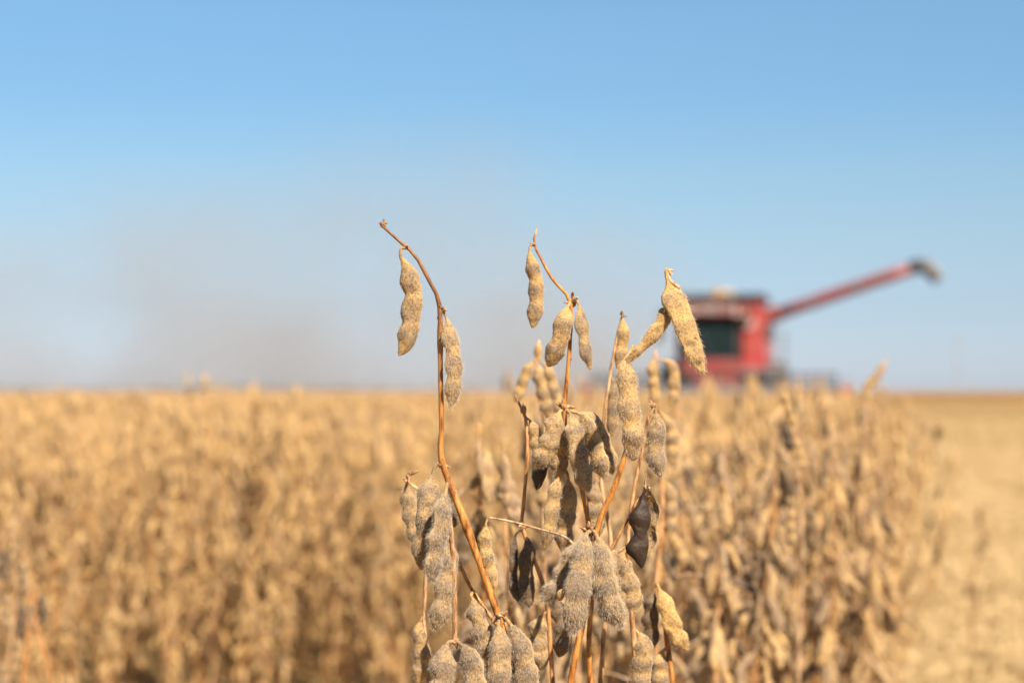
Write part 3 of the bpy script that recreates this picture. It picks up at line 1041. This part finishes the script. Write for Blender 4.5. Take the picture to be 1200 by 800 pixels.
# ------------------------------------------------------------------ straw lying on the stubble
def straw_sources():
    out = []
    m = plain('straw', (.56, .385, .18), .7, dirt=.4, dirtcol=(.30, .19, .085), scale=30)
    for i in range(4):
        r = np.random.default_rng(60 + i)
        g = Geo()
        for k in range(5 + i):
            c = np.array((r.normal(0, .05), r.normal(0, .05), r.uniform(.004, .03)))
            a = r.uniform(0, 3.14)
            d = np.array((math.cos(a), math.sin(a), r.normal(0, .12))) * r.uniform(.03, .1)
            tube(g, [c - d, c + r.normal(0, .006, 3), c + d], [.0018, .0022, .0014], 5, 5, 0, 0, 0, k, 0)
        if i % 2 == 0:
            for k in range(3):
                c = np.array((r.normal(0, .06), r.normal(0, .06), -.01))
                tube(g, [c, c + (r.normal(0, .01), r.normal(0, .01), r.uniform(.05, .11))], [.0035, .003], 4, 6, 0, 0, 0, k, 0)
        out.append((g, m))
    return out


sp = []
for d0, d1, dens in ((4.5, 7, 70), (7, 11, 55), (11, 18, 36), (18, 30, 18), (30, 60, 6)):
    for (x, y, px) in plant_points(d0, d1, dens, 960, 1420, rng):
        if px > edge_px(y) - 10:
            sp.append((x, y, 0))
srcs = []
for i, (g, m) in enumerate(straw_sources()):
    o = bpy.data.objects.new('straw', g.mesh('straw', [m]))
    COL.objects.link(o)
    o['kind'] = 'stuff'
    o.location = sp[i]
    srcs.append(o)
sp = sp[4:]
st = scatter('straw_litter', sp, [(0, 0, rng.uniform(0, 6.28)) for _ in sp], rng.uniform(.8, 1.5, len(sp)), srcs)
st['label'] = 'pale chopped straw lying on the harvested ground'

# ------------------------------------------------------------------ the combine harvester
RED = plain('red_paint', (.38, .032, .027), .42, dirt=.6, dirtcol=(.36, .19, .13), scale=2.2, Coat_Weight=.3)
RED_SHADED = plain('shaded_red_paint', (.23, .035, .028), .5, dirt=.55, dirtcol=(.26, .15, .10), scale=1.6)  # darker red with overhang and underside shade painted in, plus patches of dust
DARK = plain('black_plastic', (.03, .03, .034), .6, dirt=.35, dirtcol=(.22, .16, .1), scale=2)
GREY = plain('grey_metal', (.22, .22, .23), .45, .4, dirt=.4, scale=2)
TYRE = plain('tyre_rubber', (.028, .027, .026), .85, dirt=.6, dirtcol=(.24, .17, .1), scale=5)
RIM = plain('rim_paint', (.55, .5, .42), .5, dirt=.4)
WHITE = plain('white_lettering', (.50, .40, .36), .6, dirt=.4)
LAMP = plain('lamp_glass', (.50, .33, .28), .15, dirt=.05)
AMBER = plain('amber_lens', (.42, .20, .05), .25, dirt=.05)
SPM = plain('tan_rubber', (.36, .22, .09), .7, dirt=.3)
GRAIN = plain('soybean_grain', (.56, .38, .17), .8, dirt=.3, scale=30)
TARP = plain('tank_cover', (.012, .016, .03), .5, dirt=.2)
SEATM = plain('seat_cloth', (.20, .24, .28), .9)
mg, tg, bgl = new_mat('cab_glass')
bgl.inputs['Base Color'].default_value = (.07, .115, .115, 1)
bgl.inputs['Roughness'].default_value = .02
bgl.inputs['Transmission Weight'].default_value = .8
bgl.inputs['IOR'].default_value = 1.05
bgl.inputs['Specular IOR Level'].default_value = .8
GLASS = mg


class Mb:
    def __init__(s):
        s.v, s.f = [], []

    def box(s, x0, x1, y0, y1, z0, z1, bev=.03):
        """a box with chamfered edges"""
        import bmesh
        bm = bmesh.new()
        bmesh.ops.create_cube(bm, size=1)
        for v in bm.verts:
            v.co = Vector(((x0 + x1) / 2 + v.co.x * (x1 - x0), (y0 + y1) / 2 + v.co.y * (y1 - y0), (z0 + z1) / 2 + v.co.z * (z1 - z0)))
        b = min(bev, .3 * min(x1 - x0, y1 - y0, z1 - z0))
        bmesh.ops.bevel(bm, geom=bm.edges[:], offset=b, segments=2, profile=.5, affect='EDGES')
        return s.bm(bm)

    def bm(s, bm):
        n = len(s.v)
        bm.verts.index_update()
        s.v += [tuple(v.co) for v in bm.verts]
        s.f += [tuple(v.index + n for v in f.verts) for f in bm.faces]
        bm.free()
        return s

    def prism(s, poly, x0, x1, axis='x', bev=.02):
        """an outline in the other two axes, given thickness along axis"""
        import bmesh
        bm = bmesh.new()
        to = {'x': lambda a, p: (a, p[0], p[1]), 'y': lambda a, p: (p[0], a, p[1]), 'z': lambda a, p: (p[0], p[1], a)}[axis]
        A_ = [bm.verts.new(to(x0, p)) for p in poly]
        B_ = [bm.verts.new(to(x1, p)) for p in poly]
        k = len(poly)
        bm.faces.new(A_[::-1])
        bm.faces.new(B_)
        for i in range(k):
            bm.faces.new((A_[i], A_[(i + 1) % k], B_[(i + 1) % k], B_[i]))
        bmesh.ops.recalc_face_normals(bm, faces=bm.faces[:])
        bmesh.ops.bevel(bm, geom=bm.edges[:], offset=bev, segments=1, affect='EDGES')
        return s.bm(bm)

    def bar(s, pts, r, m=10):
        g = Geo()
        tube(g, pts, r if hasattr(r, '__len__') else [r, r], max(2, 6 * (len(pts) - 1)), m, rough=0)
        n = len(s.v)
        s.v += [tuple(p) for p in g.v[0]]
        s.f += [tuple(i + n for i in q) for q in g.f[0]]
        return s

    def wheel(s, cx, cy, cz, prof, m=40, lugs=0):
        """a lathe about the x axis; prof = [(x, radius), ...]"""
        n = len(s.v)
        k = len(prof)
        for i in range(m):
            a = 2 * math.pi * i / m
            for (x, r) in prof:
                rr = r * (1.0 + (.03 if lugs and i % 2 and r > .8 * max(q[1] for q in prof) else 0))
                s.v.append((cx + x, cy + rr * math.cos(a), cz + rr * math.sin(a)))
        for i in range(m):
            for j in range(k - 1):
                a, b = n + i * k + j, n + ((i + 1) % m) * k + j
                s.f.append((a, b, b + 1, a + 1))
        return s

    def build(s, name, mat, parent, loc=(0, 0, 0), label=None, smooth=False):
        me = bpy.data.meshes.new(name)
        me.from_pydata(s.v, [], s.f)
        me.materials.append(mat)
        if smooth:
            me.polygons.foreach_set('use_smooth', np.ones(len(me.polygons), dtype=bool))
        return part(name, me, parent, loc, label)


cmb = empty('combine_harvester', (CMB[0], CMB[1], 0), 'red combine harvester driving towards us with its unloading auger swung out to the right', 'combine', None, CMB_RZ)
body = Mb().prism([(1.2, 1.35), (6.6, 1.35), (6.9, 2.0), (6.6, 3.0), (5.2, 3.35), (1.2, 3.35)], -1.42, 1.35, 'x', .06).build('body', RED, cmb)
Mb().box(-1.40, 1.33, 1.6, 6.2, .75, 1.33).build('chassis', DARK, body)
tank = Mb().prism([(1.0, 3.30), (5.0, 3.30), (5.2, 3.80), (.85, 3.80)], -1.38, 1.2, 'x', .04).build('grain_tank', RED, cmb)
Mb().prism([(-1.36, 3.80), (1.18, 3.80), (1.32, 4.0), (-1.5, 4.0)], .75, 5.3, 'y', .03).build('tank_extension', TARP, tank)
gm = Geo()
gh = []
for i in range(11):
    for j in range(11):
        a, b = -1 + .2 * i, -1 + .2 * j
        gh.append((-.1 + 1.2 * a, 2.9 + 1.9 * b, 3.95 + .30 * max(0, 1 - math.hypot(a, b)) + .02 * mnoise.noise(Vector((a * 3, b * 3, 0)))))
gm.add(gh, [(i * 11 + j, (i + 1) * 11 + j, (i + 1) * 11 + j + 1, i * 11 + j + 1) for i in range(10) for j in range(10)], 0, (0, 0, 0, 0))
part('grain_heap', gm.mesh('grain_heap', [GRAIN]), tank)
# right-hand front panel of the body with its round work lamp
fp = Mb().box(.62, 1.38, .35, 1.25, 1.45, 3.35, .06).build('front_panel', RED, cmb)
Mb().wheel(1.0, 0, 0, [(0, 0), (0, 0)], 3)
for (lx, lz, lr) in ((.82, 3.05, .2),):
    o = Mb().wheel(0, 0, 0, [(-.05, .001), (-.05, lr), (.02, lr), (.03, lr * .6), (.03, .001)], 20).build('work_lamp', LAMP, fp, (lx, .33, lz))
    o.rotation_euler = (0, 0, -math.pi / 2)
Mb().box(-1.44, -1.12, .4, 1.25, 1.45, 3.3, .05).build('front_panel', RED, cmb)
# cab
cab = empty('cab', (0, 0, 0))
cab.parent = cmb
roof = Mb().prism([(-1.05, 3.22), (.9, 3.22), (.95, 3.62), (.8, 3.78), (-.95, 3.78), (-1.1, 3.6)], -1.26, .98, 'x', .05).build('cab_roof', RED_SHADED, cab)
Mb().box(-1.30, 1.02, -1.2, -.85, 3.70, 3.79, .03).build('visor', DARK, roof)
for px_ in (-1.04, .54):
    Mb().bar([(px_, -.85, 1.9), (px_, -.8, 3.25)], .06).build('cab_post', DARK, cab)
    Mb().bar([(px_, .75, 1.9), (px_, .75, 3.25)], .06).build('cab_post', DARK, cab)
Mb().box(-1.12, .62, -.9, .9, 1.42, 1.93, .04).build('cab_floor', RED_SHADED, cab)
Mb().box(-1.06, .56, .80, .88, 1.9, 3.24, .02).build('cab_back', DARK, cab)
Mb().prism([(-.86, 1.93), (-.80, 1.93), (-.76, 3.22), (-.82, 3.22)], -.98, .48, 'x', .01).build('windshield', GLASS, cab)
for px_ in (-1.05, .55):
    Mb().box(px_ - .012, px_ + .012, -.74, .70, 1.93, 3.22, .004).build('side_window', GLASS, cab)
seat = Mb().box(-.52, .04, .1, .6, 2.0, 2.35, .08).box(-.50, .02, .5, .68, 2.3, 2.95, .07).build('driver_seat', SEATM, cab)
Mb().bar([(-.24, -.5, 1.95), (-.24, -.32, 2.5)], .05).bar([(-.42, -.35, 2.5), (-.24, -.42, 2.6), (-.06, -.35, 2.5)], .025).build('steering_wheel', DARK, cab)
Mb().bar([(-.2, -.9, 1.95), (-.5, -.86, 2.6), (-.5, -.85, 2.8)], .018).build('wiper', DARK, cab)
for lx in (-1.1, -.85, .55, .8):
    Mb().box(lx - .09, lx + .09, -1.13, -1.03, 3.22, 3.32, .02).build('roof_lamp', LAMP, roof)
be = Mb().bar([(0, 0, 0), (0, 0, .1)], .07).build('beacon_base', DARK, roof, (-.12, .1, 3.76))
Mb().wheel(0, 0, 0, [(.0, .11), (.1, .12), (.24, .10), (.28, .05), (.28, .001)], 20).build('beacon_lens', AMBER, be, (0, 0, .09)).rotation_euler = (0, -math.pi / 2, 0)
# lettering on the roof fascia
fc = bpy.data.curves.new('lettering', 'FONT')
fc.body = 'CASE IH'
fc.size = .42
fc.extrude = .01
fc.offset = .004
fc.align_x = 'CENTER'
fc.align_y = 'CENTER'
fo = bpy.data.objects.new('lettering', fc)
COL.objects.link(fo)
fo.rotation_euler = (math.pi / 2, 0, 0)
bpy.context.view_layer.update()
me = bpy.data.meshes.new_from_object(fo)
bpy.data.objects.remove(fo)
me.materials.clear()
me.materials.append(WHITE)
lt = part('lettering', me, roof, (-.16, -1.115, 3.44))
lt.rotation_euler = (math.pi / 2, 0, 0)
# unloading auger
au = Mb().bar([(1.25, 1.9, 3.28), (1.75, 1.75, 3.42)], .26, 20).bar([(1.7, 1.76, 3.40), (5.85, .9, 4.74)], .19, 20).build('unloading_auger', RED_SHADED, cmb, smooth=True)
Mb().bar([(5.79, .91, 4.725), (6.03, .86, 4.80), (6.33, .82, 4.68), (6.6, .80, 4.34)], [.21, .22, .21, .18], 18).build('spout', DARK, au, smooth=True)
Mb().bar([(6.11, .74, 4.95), (6.43, .72, 4.78), (6.69, .72, 4.44)], [.03, .06, .05], 10).build('spout_shield', SPM, au, smooth=True)
for q in (.25, .6):
    c = np.array((1.7, 1.76, 3.40)) * (1 - q) + np.array((5.85, .9, 4.74)) * q
    Mb().bar([tuple(c - np.array((.06, -.012, .019))), tuple(c + np.array((.06, -.012, .019)))], .215, 18).build('clamp_band', GREY, au)
# wheels
for sx in (-1, 1):
    ty = Mb().wheel(0, 0, 0, [(-.36, .52), (-.38, .8), (-.30, .92), (.30, .92), (.38, .8), (.36, .52)], 56, 1).build('front_tyre', TYRE, cmb, (1.62 * sx, 1.55, .92))
    Mb().wheel(0, 0, 0, [(-.1, .001), (-.12, .3), (-.3, .5), (-.36, .53), (-.30, .54), (.30, .54), (.36, .53), (.3, .5), (.12, .3), (.1, .001)], 32).build('rim', RIM, ty)
    ty = Mb().wheel(0, 0, 0, [(-.24, .36), (-.26, .56), (-.2, .64), (.2, .64), (.26, .56), (.24, .36)], 44, 1).build('rear_tyre', TYRE, cmb, (1.45 * sx, 5.6, .64))
    Mb().wheel(0, 0, 0, [(-.1, .001), (-.2, .35), (-.2, .38), (.2, .38), (.2, .35), (.1, .001)], 28).build('rim', RIM, ty)
Mb().bar([(-1.6, 1.55, .92), (1.6, 1.55, .92)], .16, 14).bar([(-1.4, 5.6, .64), (1.4, 5.6, .64)], .1, 12).build('axles', DARK, cmb)
# platform, ladder and rails beside the cab, mirrors
pf = Mb().box(.64, 2.0, -.75, .33, 1.52, 1.62, .02).build('platform', GREY, cmb)
Mb().bar([(1.95, -.7, 1.6), (1.95, -.7, 2.65), (1.95, .3, 2.65), (1.95, .3, 1.6)], .025).bar([(1.95, -.7, 2.15), (1.95, .3, 2.15)], .022).bar([(1.55, -.72, 1.6), (1.55, -.72, 2.65), (1.95, -.72, 2.65)], .025).build('handrail', GREY, pf)
ld = Mb()
for sx in (1.55, 2.0):
    ld.bar([(sx, -.8, .35), (sx, -.78, 1.56)], .025)
for k in range(4):
    ld.box(1.55, 2.0, -.9, -.72, .42 + .3 * k, .46 + .3 * k, .01)
ld.build('ladder', GREY, cmb)
for sx, x0 in ((-1, -1.26), (1, .98)):
    ar = Mb().bar([(x0, -.9, 3.5), (x0 + sx * .5, -1.1, 3.4), (x0 + sx * .55, -1.1, 2.9)], .022).build('mirror_arm', DARK, cmb)
    Mb().box(x0 + sx * .55 - .13, x0 + sx * .55 + .13, -1.14, -1.08, 2.45, 2.95, .03).build('mirror', DARK, ar)
# feeder house and header with its reel
Mb().prism([(-2.5, .35), (-2.5, .95), (.6, 1.75), (1.2, 1.4), (1.2, .9)], -.75, .6, 'x', .04).build('feeder_house', RED, cmb)
hd = Mb().prism([(-2.45, .15), (-2.45, 1.05), (-2.60, 1.15), (-2.66, 1.05), (-2.62, .3), (-3.9, .12), (-3.9, .08), (-2.5, .08)], -3.78, 3.78, 'x', .015).build('header', GREY, cmb)
for sx in (-1, 1):
    Mb().prism([(-2.4, .1), (-2.4, 1.12), (-3.0, 1.1), (-4.0, .62), (-4.9, .14), (-4.9, .08)], 3.80 * sx - .09, 3.80 * sx + .09, 'x', .04).build('end_divider', RED, hd)
    Mb().bar([(3.62 * sx, -2.5, 1.12), (3.62 * sx, -3.4, .92)], .05).build('reel_arm', DARK, hd)
au2 = Mb().bar([(-3.7, -2.95, .45), (3.7, -2.95, .45)], .2, 16)
for k in range(90):
    a = k * .9
    x = -3.6 + .08 * k
    au2.bar([(x, -2.95, .45), (x + .04, -2.95 + .3 * math.cos(a), .45 + .3 * math.sin(a))], .03, 5)
au2.build('cross_auger', GREY, hd)
rl = Mb().bar([(-3.6, -3.45, .92), (3.6, -3.45, .92)], .07, 12)
for k in range(6):
    a = k * math.pi / 3 + .3
    yy, zz = -3.45 + .52 * math.cos(a), .92 + .52 * math.sin(a)
    for x in (-3.55, -1.8, 0, 1.8, 3.55):
        rl.bar([(x, -3.45, .92), (x, yy, zz)], .02, 6)
reel = rl.build('reel', GREY, hd)
for k in range(6):
    a = k * math.pi / 3 + .3
    yy, zz = -3.45 + .52 * math.cos(a), .92 + .52 * math.sin(a)
    tb = Mb().bar([(-3.6, yy, zz), (3.6, yy, zz)], .035, 8)
    for i in range(48):
        x = -3.55 + i * 7.1 / 47
        tb.bar([(x, yy, zz), (x, yy + .03, zz - .24)], .009, 4)
    tb.build('reel_bat', DARK, reel)

# ------------------------------------------------------------------ far things
UP = P(1122, 458, 300)
pole = empty('utility_pole', (UP[0], UP[1], 0), 'faint wooden utility pole far away on the right skyline', 'pole')
WOOD = plain('pole_wood', (.30, .27, .24), .9, dirt=.4, scale=4)
Mb().bar([(0, 0, -.3), (0, 0, 9.6)], [.10, .07], 12).build('post', WOOD, pole)
Mb().box(-.7, .7, -.05, .05, 8.7, 8.8, .01).build('crossarm', WOOD, pole)
for x in (-.6, -.25, .25, .6):
    Mb().bar([(x, 0, 8.85), (x, 0, 9.02)], .05, 8).build('insulator', GREY, pole)

ft = Geo()
rf = np.random.default_rng(77)
for k in range(150):                       # a low far-off line of trees at the end of the left field
    x = rf.uniform(-330, -20)
    y = 1150 + rf.normal(0, 25)
    hgt = rf.uniform(2.2, 4.2) * (1 + .4 * math.sin(x * .03))
    for q in range(26):
        d = unit(rf.normal(0, 1, 3)) * rf.uniform(.3, 1) ** .33
        c = np.array((x + d[0] * hgt * 1.1, y + d[1] * 3, hgt * .55 + d[2] * hgt * .5))
        e = unit(rf.normal(0, 1, 3))
        f_ = unit(np.cross(e, rf.normal(0, 1, 3)))
        ft.add([c - e * .8, c + f_ * .8, c + e * .8, c - f_ * .7], [(0, 1, 2, 3)], 0, (0, 0, 0, 0))
tl = structure('far_treeline', ft.mesh('far_treeline', [plain('far_foliage', (.075, .08, .045), .9, dirt=.4, dirtcol=(.1, .09, .05), scale=.3)]), 'stuff')
tl['label'] = 'low dark line of far-off trees on the left skyline'

# ---- dust blown behind the combine
md, td, bd = new_mat('dust')
td.nodes.remove(bd)
pv = td.nodes.new('ShaderNodeVolumePrincipled')
pv.inputs['Color'].default_value = (.84, .79, .735, 1)
pv.inputs['Anisotropy'].default_value = .35
tcd = td.nodes.new('ShaderNodeTexCoord').outputs['Object']
tco = td.nodes.new('ShaderNodeNewGeometry').outputs['Position']
nz = noise_node(td, tco, .085, 5, .58)
ln = td.nodes.new('ShaderNodeVectorMath')
ln.operation = 'LENGTH'
td.links.new(tcd, ln.inputs[0])
fall = math_node(td, 'SUBTRACT', 1.0, ln.outputs['Value'], True)
den = math_node(td, 'MULTIPLY', math_node(td, 'SUBTRACT', math_node(td, 'MULTIPLY', nz, 4.0), 1.55, True), fall)
td.links.new(math_node(td, 'MULTIPLY', den, .135), pv.inputs['Density'])
td.links.new(pv.outputs[0], td.nodes['Material Output'].inputs['Volume'])
import bmesh
for i, (px_, py_, dd, sx, sy, sz) in enumerate(((500, 458, 95, 16, 13, 15.5), (190, 458, 106, 26, 14, 13.5), (640, 458, 88, 10, 9, 10))):
    bm = bmesh.new()
    bmesh.ops.create_icosphere(bm, subdivisions=4, radius=1)
    me = bpy.data.meshes.new('dust_cloud')
    bm.to_mesh(me)
    bm.free()
    me.materials.append(md)
    o = structure('dust_cloud', me, 'stuff')
    p_ = P(px_, py_, dd)
    o.location = (p_[0], p_[1], 1.0)
    o.scale = (sx, sy, sz)
    o['label'] = 'thin grey-brown dust drifting left behind the combine'
SC.cycles.volume_step_rate = 2.0
